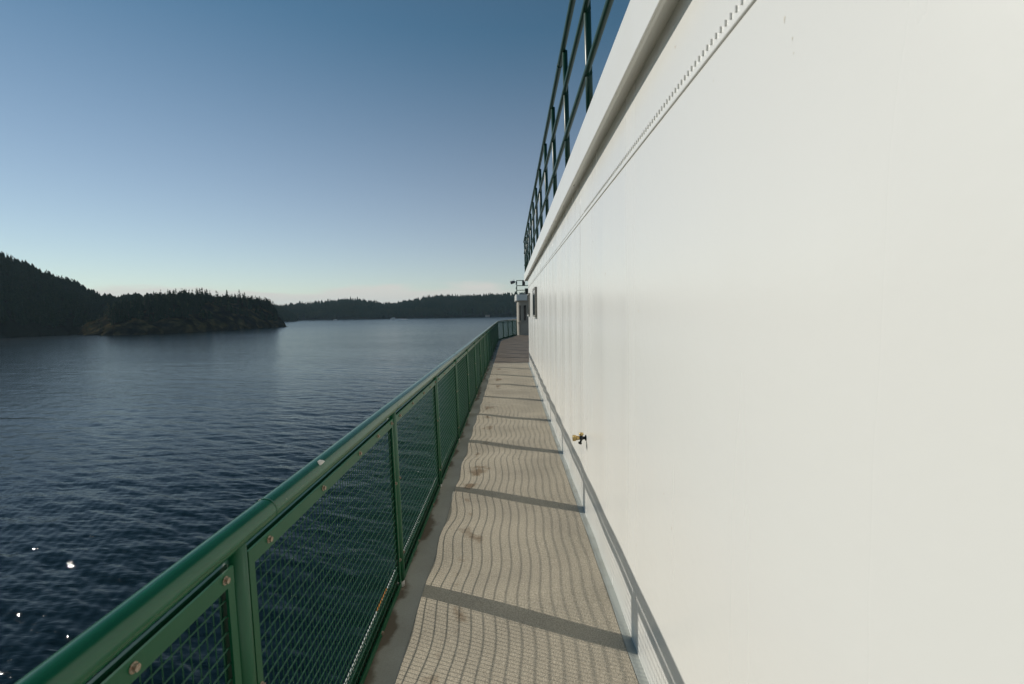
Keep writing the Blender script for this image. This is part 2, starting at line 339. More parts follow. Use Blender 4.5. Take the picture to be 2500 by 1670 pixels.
def vnoise(x, y, seed=0):
    """smooth 2-D value noise in [-1, 1]"""
    x = np.asarray(x, float); y = np.asarray(y, float)
    def hsh(i, j): 
        n = np.sin(i*127.1 + j*311.7 + seed*74.7)*43758.5453; return (n-np.floor(n))*2-1
    i, j = np.floor(x), np.floor(y); u, v = x-i, y-j; u = u*u*(3-2*u); v = v*v*(3-2*v)
    return (hsh(i,j)*(1-u)+hsh(i+1,j)*u)*(1-v) + (hsh(i,j+1)*(1-u)+hsh(i+1,j+1)*u)*v
def fbm(x, y, seed=0, o=4):
    return sum(vnoise(np.asarray(x)*2**k, np.asarray(y)*2**k, seed+k)*0.5**k for k in range(o))

# ------------------------------------------------------------------ the sea: one sheet, finer towards the ship
def build_sea():
    th = np.radians(np.concatenate([np.arange(-8, 104, 0.19), np.arange(112, 352, 4)]))   # angle to port of dead ahead
    r = [6.0]
    while r[-1] < 48: r.append(r[-1] + 0.10)
    while r[-1] < 5400: r.append(r[-1] + max(0.10, 0.011*(r[-1]-40)))
    r = np.array(r)
    Rr, T = np.meshgrid(r, th, indexing='ij')
    X, Y = -Rr*np.sin(T) - 1.0, Rr*np.cos(T) + 2.0
    cell = np.maximum(np.gradient(r)[:, None], Rr*np.gradient(th)[None, :])
    Z = np.zeros_like(X)
    for k in range(46):
        lam = 0.36*(12/0.36)**(k/45.0); a = math.radians(66) + rng.normal(0, 0.45)
        kx, ky = math.cos(a)*2*math.pi/lam, math.sin(a)*2*math.pi/lam
        amp = 0.0057*lam*(1.0 if lam < 0.8 else (0.8/lam)**0.95)*rng.uniform(0.6, 1.3)*(1+0.7*math.exp(-((math.log(lam)-math.log(3.5))/0.5)**2))
        fade = np.clip((lam/cell-2.2)/1.5, 0, 1)
        Z += amp*fade*np.sin(kx*X + ky*Y + rng.uniform(0, 6.28) + 0.5*np.sin(X*0.09+k)+0.5*np.sin(Y*0.07+2*k))
    Z *= 1 + 0.35*fbm(X/28, Y/28, 5, 3)
    V = np.stack([X, Y, Z+SEA], -1).reshape(-1, 3)
    F_ = grid_faces(len(r), len(th))
    n = len(th); wrap = np.array([[i*n+n-1, i*n, (i+1)*n, (i+1)*n+n-1] for i in range(len(r)-1)])
    F_ = np.concatenate([F_, wrap])[:, ::-1]
    link('water', fast_mesh('water', V, F_, M['water']), kind='structure')
build_sea()

# ------------------------------------------------------------------ land
def land(name, cols, m, nu=160, nv=26, rough=1.6, power=0.62, seed=1, back=1.3):
    """cols: (px, shoreline py, skyline py of the ground, metres from shore to ridge).  Returns the ground function."""
    S, Rg = [], []
    for px, sy, ry, dep in cols:
        s = onz(px, sy, SEA); q = ony(px, ry, s[1]+dep); S.append(s); Rg.append(q)
    S, Rg = np.array(S), np.array(Rg); n = len(cols)
    def at(u, v):
        u = np.clip(np.asarray(u, float), 0, 1)*(n-1); v = np.asarray(v, float)
        i = np.minimum(u.astype(int), n-2); f = (u-i)[..., None]; f = f*f*(3-2*f)*0.5+f*0.5
        s = S[i]*(1-f)+S[i+1]*f; q = Rg[i]*(1-f)+Rg[i+1]*f
        b = q + (q-s)*back
        v1 = np.clip(v, 0, 1)[..., None]; v2 = np.clip(v-1, 0, 1)[..., None]
        p = s + (q-s)*v1 + (b-q)*v2
        hgt = q[..., 2]-SEA
        z = hgt*np.where(v <= 1, np.clip(v, 0, 1)**power, 1-np.clip(v-1, 0, 1)**1.5)
        p[..., 2] = SEA - 0.6 + z
        env = np.minimum(1, np.clip(v*4, 0, 1))*np.clip((2-v)*2, 0, 1)*(1-0.6*np.exp(-((v-1)/0.12)**2))
        p[..., 2] += rough*env*fbm(p[..., 0]/14, p[..., 1]/14, seed, 5)*np.minimum(1, hgt/8)
        sh = np.exp(-(v/0.10)**2)*rough*1.5
        p[..., 0] += sh*fbm(p[..., 1]/9, p[..., 0]/9, seed+3, 4); p[..., 1] += sh*fbm(p[..., 0]/9, p[..., 1]/9, seed+7, 4)
        return p
    u, v = np.meshgrid(np.linspace(0, 1, nu), np.concatenate([np.linspace(0, 1, nv)**1.3, 1+np.linspace(0.1, 1, 8)]), indexing='ij')
    P = at(u, v)
    link(name, fast_mesh(name, P.reshape(-1, 3), grid_faces(*u.shape)[:, ::-1], m), kind='structure')
    return at

# wooded hill at the far left, rocky headland, point behind it, far hills
hill_at = land('hillside', [(-900, 850, 590, 170), (-500, 844, 580, 165), (-200, 834, 590, 160), (0, 824, 631, 150), (60, 821, 652, 140), (120, 819, 680, 130),
     (184, 816, 703, 120), (245, 812, 733, 110), (320, 806, 733, 110), (400, 801, 728, 110), (480, 797, 727, 110), (560, 792, 735, 100), (640, 788, 760, 80), (690, 786, 782, 30)],
     M['forest_floor'], seed=2, rough=3)
head_at = land('headland', [(184, 815.5, 813.5, 3), (196, 816.5, 796, 12), (215, 818, 787, 20), (245, 819, 778, 34), (285, 819, 758, 52), (340, 817, 746, 60), (400, 814, 735, 60),
     (454, 812, 727, 62), (500, 809, 730, 60), (558, 805.5, 733, 56), (600, 803, 738, 50), (640, 800.5, 744, 42), (656, 799.7, 752, 34), (668, 799.2, 762, 26), (684, 798.6, 774, 18), (695, 798.3, 788, 9), (700, 798, 797, 2)],
     M['rock'], nu=260, nv=44, seed=4, rough=2.6, power=0.55)
point_at = land('wooded_point', [(560, 790, 748, 110), (620, 788, 746, 100), (657, 786.5, 752, 90), (680, 785.8, 758, 75), (700, 785, 764, 60), (715, 784.6, 774, 40), (722, 784.4, 781.5, 14), (738, 784.2, 783.3, 6)],
     M['forest_floor'], nu=80, seed=9)
far_at = land('far_hills', [(300, 793, 752, 260), (560, 786, 752, 260), (696, 783, 754, 250), (735, 781.5, 749, 250), (780, 780.7, 745, 250), (809, 780.3, 743, 250), (842, 779.7, 738, 260), (879, 779.2, 739, 260), (907, 778.8, 745, 240),
     (935, 778.3, 750, 220), (963, 777.8, 750, 220), (991, 777.3, 743, 240), (1019, 776.9, 738, 250), (1048, 776.4, 733, 260), (1076, 776, 729, 260), (1118, 775.3, 729, 260), (1160, 774.6, 728, 260),
     (1202, 774, 726, 260), (1244, 773.2, 723, 260), (1300, 772.4, 720, 260), (1500, 769.4, 716, 260), (1900, 765, 714, 260)],
     M['forest_floor'], nu=200, seed=12, rough=4)

# ------------------------------------------------------------------ conifers
def crown_mesh(seed, levels, lean, droop, clumpy, broad, m):
    """needled boughs in uneven whorls round a one-metre-tall axis; gaps between the whorls"""
    rd = np.random.default_rng(seed); mb = MB(); z = 0.14 + 0.1*rd.random()
    while z < 0.98:
        t = z; reach = broad*(1-t)**0.75*(0.75+0.5*rd.random()) + 0.02
        if clumpy and rd.random() < 0.25: z += 0.05; continue
        nb = rd.integers(4, 8); a0 = rd.random()*6.28
        for k in range(nb):
            a = a0 + 6.283*k/nb + rd.normal(0, 0.25); L = reach*(0.55+0.6*rd.random())
            if math.cos(a-1.0) < -0.3 and lean: L *= 0.55
            d = np.array([math.cos(a), math.sin(a), 0]); sd_ = np.array([-d[1], d[0], 0])
            w = L*(0.34+0.2*rd.random()); b = np.array([lean*t*0.12, 0, z])
            dz = -droop*L*(0.4+0.8*rd.random())
            mid = b + d*L*0.55 + np.array([0, 0, dz*0.35+0.012]); tip = b + d*L + np.array([0, 0, dz])
            q1, q2 = mid+sd_*w+np.array([0,0,-0.02]), mid-sd_*w+np.array([0,0,-0.02])
            mb.add([b, q1, tip, q2, mid+np.array([0,0,0.02])], [(0,1,4),(1,2,4),(2,3,4),(3,0,4)])
            mb.add([b+d*L*0.2, mid+np.array([0,0,-0.055-0.02*rd.random()]), tip*0.6+mid*0.4], [(0,1,2)])
        z += (0.045+0.04*rd.random())*9/levels
    mb.add([(0.012,0,0.9),(-0.012,0.01,0.9),(0,-0.012,0.9),(lean*0.12,0,1.02)], [(0,1,3),(1,2,3),(2,0,3)])
    return mb.mesh('crown', m)
def trunk_mesh(lean):
    mb = MB(); mb.tube([(0,0,-0.08), (0,0,0.2), (lean*0.06,0,0.5), (lean*0.115,0,0.97)], [0.022, 0.018, 0.011, 0.003], 6)
    for a, z in ((0.4, 0.3), (2.6, 0.42), (4.5, 0.55)):
        mb.tube([(lean*z*0.1,0,z), (0.10*math.cos(a),0.10*math.sin(a),z+0.02)], [0.006, 0.002], 4)
    return mb.mesh('trunk', M['trunk'])
KINDS = [(crown_mesh(1, 9, 0, .35, False, .23, M['needles_a']), trunk_mesh(0)), (crown_mesh(2, 10, 0, .3, False, .19, M['needles_a']), trunk_mesh(0)),
         (crown_mesh(3, 7, 1, .15, True, .33, M['needles_b']), trunk_mesh(1)), (crown_mesh(4, 8, .5, .2, True, .28, M['needles_b']), trunk_mesh(.5)),
         (crown_mesh(5, 9, .3, .25, True, .25, M['needles_a']), trunk_mesh(.3)), (crown_mesh(6, 6, 1.2, .1, True, .38, M['needles_a']), trunk_mesh(1.2))]
def tree(P, hgt, kind, label, group):
    o = thing('conifer_tree', (P[0], P[1], P[2]-0.2), label, 'tree', group)
    o.rotation_euler = (0, 0, random.uniform(0, 6.28)); w = hgt*random.uniform(0.85, 1.25); o.scale = (w, w, hgt)
    c, t = KINDS[kind]
    for nm, me in (('crown', c), ('trunk', t)):
        q = bpy.data.objects.new(nm, me); COL.objects.link(q); q.parent = o
    return o

def low_conifer(seed, n=6, tiers=4):
    rd = np.random.default_rng(seed); V = []; Fc = []
    for k in range(tiers):
        z0 = 0.08+0.8*k/tiers; z1 = min(1.02, z0+0.42); r0 = 0.24*(1-z0)**0.8+0.02; o = len(V)
        V.append((rd.normal(0, .015), rd.normal(0, .015), z1))
        for j in range(2*n):
            a = math.pi*j/n+rd.normal(0, .12); r = r0*((0.55 if j % 2 else 1.15)+rd.normal(0, .18)); V.append((r*math.cos(a), r*math.sin(a), z0+rd.normal(0, .03)))
        for j in range(2*n): Fc.append((o, o+1+j, o+1+(j+1) % (2*n)))
    return np.array(V), np.array(Fc)
LOW = [low_conifer(s, 5, 4) for s in range(8)]
def forest(name, pts, hs, m, label, cat='forest', slim=1.0):
    VV, FF, o = [], [], 0
    for p, h_ in zip(pts, hs):
        V, Fc = LOW[rng.integers(len(LOW))]; a = rng.uniform(0, 6.28); w = h_*rng.uniform(.75, 1.35)*slim
        c, s = math.cos(a), math.sin(a)
        X = np.stack([(V[:,0]*c-V[:,1]*s)*w, (V[:,0]*s+V[:,1]*c)*w, V[:,2]*h_-0.3], 1)+p
        VV.append(X); FF.append(Fc+o); o += len(V)
    link(name, fast_mesh(name, np.concatenate(VV), np.concatenate(FF), m, False), kind='stuff', label=label, cat=cat)

def scatter(at, n, vlo, vhi, ulo=0, uhi=1, minz=2.0, clear=None):
    u = rng.uniform(ulo, uhi, n*2); v = rng.uniform(vlo, vhi, n*2); P = at(u, v)
    ok = P[:, 2] > SEA+minz
    if clear is not None: ok &= clear(u, v, P)
    return P[ok][:n], u[ok][:n], v[ok][:n]

# headland: about 225 trees of their own, the rest as one mass
gl = 'fir among the dense firs and pines on the dark rocky headland'
bare = lambda u, v, P: (u > 0.22) & (fbm(P[:,0]/22, P[:,1]/22, 31, 3) > -0.28) & ((v > 0.20+0.12*fbm(P[:,0]/9, P[:,1]/9, 8, 2)) )
P, u, v = scatter(head_at, 136, 0.16, 0.93, 0.2, 0.84, 3.0, bare)
for i in range(len(P)):
    tree(P[i], random.uniform(7.0, 12.0), random.choice((0, 0, 1, 3, 4, 2)), gl, 'firs on the headland slope')
us = np.linspace(0.235, 0.80, 84) + rng.normal(0, 0.002, 84)
for i, uu in enumerate(us):
    p = head_at(np.array([uu]), np.array([rng.uniform(0.93, 1.04)]))[0]
    tree(p, random.uniform(7.5, 12.0)*(1 if uu > 0.3 else 0.75), random.choice((0, 2, 3, 4, 5, 1)), 'wind-shaped fir standing on the skyline of the rocky headland', 'firs on the headland skyline')
p = head_at(np.array([0.795]), np.array([0.98]))[0]; tree(p, 12.5, 5, 'tall ragged fir, last big tree above the headland tip', None)
p = head_at(np.array([0.60]), np.array([0.98]))[0]; tree(p, 13.0, 3, 'tallest layered fir on the middle of the headland skyline', None)
for uu, vv, hh in ((0.085, .8, 2.6), (0.10, .5, 2.8), (0.115, .85, 3.2), (0.125, .35, 2.6), (0.15, .4, 3.2), (0.16, .25, 2.8), (0.18, .35, 3.4), (0.14, .95, 3.6), (0.20, .3, 3.4), (0.14, .7, 4.0), (0.165, .8, 4.5), (0.19, .6, 4.2), (0.205, .9, 5.5), (0.215, .75, 5), (0.18, .95, 5)):
    p = head_at(np.array([uu]), np.array([vv]))[0]; tree(p, hh, random.choice((2, 3)), 'small scrubby fir on the bare grassy rocks of the headland', 'scrub on the bare rocks')
P, u, v = scatter(head_at, 620, 0.2, 1.5, 0.24, 0.84, 3.5, lambda u, v, P: (fbm(P[:,0]/22, P[:,1]/22, 31, 3) > -0.3) & (v > 0.24+0.12*fbm(P[:,0]/9, P[:,1]/9, 8, 2)))
forest('headland_forest', P, rng.uniform(5, 8.5, len(P)), M['needles_a'], 'dense mass of dark firs behind the headland ridge')
# hillside: skyline trees singly, slope as one mass
us = np.linspace(0.226, 0.53, 72) + rng.normal(0, 0.0012, 72)
for uu in us:
    p = hill_at(np.array([uu]), np.array([rng.uniform(0.94, 1.02)]))[0]
    tree(p, random.uniform(5.5, 10.0)*(0.9 if uu > .4 else 1), random.choice((0, 1, 3, 4, 4)), 'fir on the descending ridge line of the tall dark hill', 'firs on the ridge of the dark hill')
P, u, v = scatter(hill_at, 3600, 0.03, 1.1, 0.0, 1, 1.5)
forest('hillside_forest', P, rng.uniform(5, 9.0, len(P)), M['needles_a'], 'dark fir forest covering the tall hill at the left')
P, u, v = scatter(point_at, 900, 0.04, 1.1, 0, 0.93, 1.2)
forest('point_forest', P, rng.uniform(7, 11, len(P)), M['forest'], 'hazy firs on the low point behind the headland')
P, u, v = scatter(far_at, 8500, 0.02, 1.06, 0.02, 1, 1.2)
forest('far_forest', P, rng.uniform(7, 12.5, len(P))*(1+0.5*rng.random(len(P))**4), M['forest'], 'hazy conifer forest on the far hills across the water', slim=0.72)

# ------------------------------------------------------------------ the walkway deck
XW, XF = 0.574, -0.665                       # wall face, foot of the fence
DECK0, DECK1, KINK = -3.0, 33.0, 25.77
def deck_z(x, y):
    ph = 2*np.pi*y/0.77 + 0.9*vnoise(y/1.9, 0*y, 3) + 0.5*x
    amp = np.interp(x, [-0.75, -0.62, -0.42, 0.15, 0.57, 0.9], [0.001, 0.004, 0.016, 0.0115, 0.005, 0.0])
    a2 = 0.75+0.45*vnoise(y/1.1, x/0.8, 17)
    return amp*(a2*np.sin(ph) + 0.55*vnoise(y/0.34, x/0.5, 23) + 0.5*vnoise(y/1.6, x/0.7, 29))
def strip(x0, x1, y0, y1, dx, dy, lift, inner=None):
    xs = np.linspace(x0, x1, max(2, int((x1-x0)/dx)+1)); ys = np.linspace(y0, y1, int((y1-y0)/dy)+1)
    Y, X = np.meshgrid(ys, xs, indexing='ij')
    if inner is not None: X = X + inner(Y)*np.clip((xs[-1]-X)/(xs[-1]-xs[0]), 0, 1)
    Z = deck_z(X, Y)+lift
    return np.stack([X, Y, Z], -1).reshape(-1, 3), grid_faces(*X.shape)
def edge_x(y): return np.where(y > KINK, (y-KINK)*0.205, 0.0)
V, Fc = strip(-0.735, XW+0.03, DECK0, DECK1, 0.035, 0.03, 0.0, edge_x)
deck = link('deck', fast_mesh('deck', V, Fc, M['gutter']), kind='structure')
V, Fc = strip(-0.515, 0.528, DECK0+0.1, 14.6, 0.03, 0.03, 0.004, lambda y: edge_x(y)+0.006*vnoise(y/0.25, 0*y, 41))
link('nonskid_sheet', fast_mesh('nonskid_sheet', V, Fc, M['nonskid']), deck)
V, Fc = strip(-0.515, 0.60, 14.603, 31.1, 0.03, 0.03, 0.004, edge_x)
link('dimmed_brown_nonskid_sheet', fast_mesh('dimmed_brown_nonskid_sheet', V, Fc, M['nonskid_dimmed']), deck)  # past the wall corner: other coating, with the weaker bounce light painted in
V, Fc = strip(0.531, XW+0.028, DECK0, 14.6, 0.02, 0.03, 0.003)
link('margin_strip', fast_mesh('margin_strip', V, Fc, M['margin']), deck)
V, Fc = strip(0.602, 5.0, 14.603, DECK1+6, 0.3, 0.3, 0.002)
link('deck_bay', fast_mesh('deck_bay', V, Fc, M['nonskid_dimmed']), deck)
mb = MB(); mb.prism([(-0.72, -0.004), (-0.735, -0.004), (-0.80, -0.35), (-0.95, -4), (-1.0, -12.5), (-0.5, -12.5), (-0.5, -0.06)], 'y', DECK0-25, KINK)
build(mb, 'hull_side', M['hull'], deck, (0,0,0))
mb = MB(); n_ = 9; ys = np.linspace(KINK, 33, n_)
for a, b in zip(ys[:-1], ys[1:]):
    xa, xb = -0.735+edge_x(a), -0.735+edge_x(b)
    mb.add([(xa, a, -.004), (xb, b, -.004), (xb-.1, b, -6), (xa-.1, a, -6)], [(0,1,2,3)])
build(mb, 'bow_plating', M['hull'], deck, (0,0,0))

# ------------------------------------------------------------------ cabin wall with its overhang
WALL0, WALL1, WTOP = -3.0, 14.58, 2.63
def wall_x(y, z):
    far = np.clip((y-2.2)/4.0, 0, 1)
    a = 0.0014 + 0.0052*far
    return XW + a*(np.sin(2*np.pi*y/0.755+0.8*vnoise(y/2, z/2, 51)) + 0.6*vnoise(y/0.3, z/1.5, 52) + 0.5*vnoise(y/1.3, z/1.0, 53))*np.clip(z/0.15, 0.2, 1)*np.clip((2.28-z)/0.35, 0.06, 1)
wall = thing('cabin_wall', (XW, 5.0, 0), 'long glossy white steel cabin wall along the right of the walkway', 'wall')
seams = [WALL0, 3.83, 6.28, 8.73, 11.18, WALL1]
for a, b in zip(seams[:-1], seams[1:]):
    ys = np.linspace(a, b, int((b-a)/0.035)+1); zs = np.linspace(-0.03, WTOP, 44)
    Y, Z = np.meshgrid(ys, zs, indexing='ij'); X = wall_x(Y, Z)
    V = np.stack([X, Y, Z], -1).reshape(-1, 3)-WPOS[wall.name]
    link('wall_panel', fast_mesh('wall_panel', V, grid_faces(*X.shape)[:, ::-1], M['wall']), wall, WPOS[wall.name])
for s in seams[1:-1]:
    zs = np.linspace(0.0, 2.50, 40)
    mb = MB(); mb.tube([(float(wall_x(np.array(s), np.array(z)))+0.001, s+0.001*math.sin(z*9), z) for z in zs], 0.0032, 6); build(mb, 'weld_seam', M['wall'], wall)
mb = MB(); mb.box(XW+0.02, XW+3.5, WALL1-0.06, WALL1, -0.03, WTOP); build(mb, 'end_bulkhead', M['white_trim'], wall)
mb = MB(); mb.tube([(XW+0.012, WALL1-0.012, -0.02), (XW+0.012, WALL1-0.012, WTOP)], 0.014, 12); build(mb, 'corner_post', M['wall'], wall)
# belt moulding and the row of little ribs above it
mb = MB(); ys = np.linspace(WALL0, WALL1-0.02, 180)
mb.tube([(float(wall_x(np.array(y), np.array(2.31)))-0.0005, y, 2.31) for y in ys], 0.0062, 10); belt = build(mb, 'belt_moulding', M['wall'], wall)
mb = MB(); ys = np.linspace(3.66, WALL1-0.02, 140)
mb.tube([(float(wall_x(np.array(y), np.array(2.342)))-0.000, y, 2.342) for y in ys], 0.0042, 6); build(mb, 'upper_bead', M['wall'], wall)
mb = MB(); mb.box(-0.0050, 0.001, -0.0020, 0.0020, -0.0085, 0.0085, 0.0014); rib_me = mb.mesh('rib', M['wall'])
y = -2.9
while y < 3.62:
    link('rib', rib_me, wall, (float(wall_x(np.array(y), np.array(2.343))), y, 2.343)); y += 0.0288
# overhang: fascia, soffit, knees
XFA, ZF0, ZF1 = 0.4955, 2.594, 2.83
fy = [WALL0, 4.55, 7.0, 10.7, 16.2]
over = None
for a, b in zip(fy[:-1], fy[1:]):
    mb = MB()
    mb.box(XFA, XFA+0.008, a+0.0015, b-0.0015, ZF0, ZF1, 0.0012)
    mb.box(XFA+0.008, XFA+0.022, a+0.0015, b-0.0015, ZF0, ZF0+0.007, 0.001)
    build(mb, 'fascia', M['white_trim'], wall)
mb = MB(); ys = np.linspace(WALL0, 16.15, 200); xs = np.linspace(XFA+0.0085, XW+0.05, 6); Y, X = np.meshgrid(ys, xs, indexing='ij')
mb.grid(X, Y, 2.622+0.003*vnoise(Y/0.4, X/0.1, 61)); soff = build(mb, 'soffit', M['white_trim'], wall)
mb = MB(); mb.box(XFA+0.0085, 4.0, WALL0, 16.2, 2.64, 2.823); build(mb, 'roof_deck', M['white_trim'], wall)
mb = MB(); mb.prism([(XFA+0.009, 0.0), (XFA+0.009, -0.024), (XFA+0.018, -0.027), (XW-0.02, 0.0)], 'y', -0.005, 0.005)
kn = mb.mesh('knee_bracket', M['white_trim'])
y = 3.92
while y < 15: link('knee_bracket', kn, wall, (0, y, 2.627)); y += 0.757
# a smear of old rust under the overhang seams is left to the paint; windows that stand proud of the wall
def window(y0, y1, z0, z1):
    mb = MB(); p = 0.046; xo = XW-p
    mb.box(xo, XW+0.01, y0, y0+0.03, z0, z1, 0.003); mb.box(xo, XW+0.01, y1-0.03, y1, z0, z1, 0.003)
    mb.box(xo, XW+0.01, y0+0.0305, y1-0.0305, z1-0.05, z1-0.002, 0.003); mb.box(xo, XW+0.01, y0+0.0305, y1-0.0305, z0+0.002, z0+0.04, 0.003)
    w = build(mb, 'window', M['grey_frame'], wall)
    mb = MB(); mb.box(xo+0.006, xo+0.012, y0+0.0302, y1-0.0302, z0+0.03, z1-0.03); build(mb, 'pane', M['glass'], w)
    mb = MB(); mb.box(xo-0.006, XW+0.01, y0+0.05, y1+0.02, z0-0.018, z0-0.001, 0.003); build(mb, 'sill', M['white_trim'], w)
window(9.95, 10.95, 1.47, 2.11); window(13.35, 14.40, 1.47, 2.11)

# old drips, specks and scuffs on the paint
M['drip'] = mat('brown_drip_mark', (0.63, 0.58, 0.47), 0.5, 0.4, noise=(60, 0.8, (0.70, 0.67, 0.58)))
M['speck'] = mat('dark_speck', (0.12, 0.10, 0.08), 0.7, 0.2)
def mark(y, z, w, h, m, nm):
    mb = MB(); n_ = 12; vs = []
    for j in range(n_):
        t = 6.283*j/n_; rr = 1+0.25*math.sin(3*t+y*7)+0.15*math.cos(5*t)
        yy = y+w*rr*math.cos(t)*(0.45+0.55*(math.sin(t) > 0)); zz = z+h*rr*math.sin(t)
        vs.append((float(wall_x(np.array(yy), np.array(zz)))-0.0005, yy, zz))
    mb.add(vs+[(float(wall_x(np.array(y), np.array(z)))-0.0009, y, z)], [(j, (j+1) % n_, n_) for j in range(n_)], True); build(mb, nm, m, wall)
for px, py, w, h, k in ((1915, 48, .003, .007, 'drip'), (1934, 95, .0018, .004, 'drip'), (1937, 130, .0012, .003, 'drip'), (1742, 198, .0014, .003, 'drip'), (1447, 590, .003, .005, 'speck'),
                        (1404, 945, .010, .022, 'drip'), (1408, 905, .006, .012, 'drip'), (1640, 1290, .003, .006, 'drip'), (1560, 760, .004, .006, 'drip')):
    d_ = ray(px, py); q_ = d_*(XW/d_[0]); mark(q_[1], HC+q_[2], w, h, M[k], 'paint_'+('speck' if k == 'speck' else 'drip'))
# ------------------------------------------------------------------ guard rail
ZH, XH = 1.055, -0.69                        # handrail axis
rail = thing('guard_rail', (XF, 10.0, 0), 'green painted pipe guard rail with wire mesh panels between deck and sea', 'railing')
def px_at(z): return XF + (XH-XF)*z/ZH
def fence_pt(y, z):
    """point in the plane of the fence; past the bend it turns towards the deckhouse"""
    return (px_at(z) + (0 if y <= KINK else (y-KINK)*0.205), y, z)
PITCH, P0 = 1.54, 1.13
posts = [P0+PITCH*k for k in range(-2, 17)]
tail = [KINK+1.35*k for k in (1, 2, 3, 4)]
mb = MB()
pts = [fence_pt(y, ZH+0.0012*math.sin(3*y)) for y in np.linspace(posts[0]-0.5, KINK-0.12, 60)] + [fence_pt(y, ZH) for y in (KINK, KINK+0.15, KINK+2.5, tail[-1])]
mb.tube(pts, 0.0335, 24); hand = build(mb, 'handrail', M['green'], rail)
for k, y in enumerate(posts[1:6]):             # welded pipe joints
    mb = MB(); yj = y+0.03+0.12*(k % 2); mb.tube([fence_pt(yj-0.003, ZH), fence_pt(yj+0.003, ZH)], 0.0339, 24, smooth=True); build(mb, 'weld_ring', M['green'], hand)
def post_mesh(y):
    mb = MB(); mb.tube([fence_pt(y, z) for z in (0.035, 0.3, 0.7, ZH-0.01)], 0.0265, 16); return mb
for y in posts+tail:
    p = build(post_mesh(y), 'post', M['green_post'], rail)
    mb = MB(); mb.tube([fence_pt(y, -0.005), fence_pt(y, 0.034)], 0.0262, 16); build(mb, 'foot', M['post_foot'], p)
mb = MB(); mb.tube([(0.0,0,0), (0.0095,0,0)], 0.0085, 6, smooth=False); bolt_me = mb.mesh('bolt', M['bolt'])
mb = MB(); mb.tube([(0.0,0,0), (0.002,0,0)], 0.010, 12); mb.tube([(0.002,0,0), (0.009,0,0)], 0.0072, 6, smooth=False); bolt_me = mb.mesh('bolt', M['bolt'])
def fpt2(y, z, dx):
    q = fence_pt(y, z); return (q[0]+dx, q[1], q[2])
def bar(mb, y0, z0, y1, z1, half, dx0, dx1):
    """flat bar in the fence plane between two points"""
    if abs(y1-y0) > abs(z1-z0):
        for xx in (0,):
            A = [fpt2(y0, z0-half, dx0), fpt2(y1, z1-half, dx0), fpt2(y1, z1+half, dx0), fpt2(y0, z0+half, dx0), fpt2(y0, z0-half, dx1), fpt2(y1, z1-half, dx1), fpt2(y1, z1+half, dx1), fpt2(y0, z0+half, dx1)]
    else:
        A = [fpt2(y0-half, z0, dx0), fpt2(y0+half, z0, dx0), fpt2(y0+half, z1, dx0), fpt2(y0-half, z1, dx0), fpt2(y0-half, z0, dx1), fpt2(y0+half, z0, dx1), fpt2(y0+half, z1, dx1), fpt2(y0-half, z1, dx1)]
    mb.add(A, [(0,3,2,1),(4,5,6,7),(0,1,5,4),(1,2,6,5),(2,3,7,6),(3,0,4,7)])
def thin(mb, pts, r):
    """four-sided wire"""
    P = [np.array(p, float) for p in pts]; d = P[-1]-P[0]; d /= np.linalg.norm(d)
    a = np.array([1., 0, 0]); b = np.cross(d, a); b /= np.linalg.norm(b); vs = []
    for p in P: vs += [p+a*r, p+b*r, p-a*r, p-b*r]
    mb.add(vs, [(i*4+j, i*4+(j+1) % 4, i*4+4+(j+1) % 4, i*4+4+j) for i in range(len(P)-1) for j in range(4)], True)
allp = posts+tail
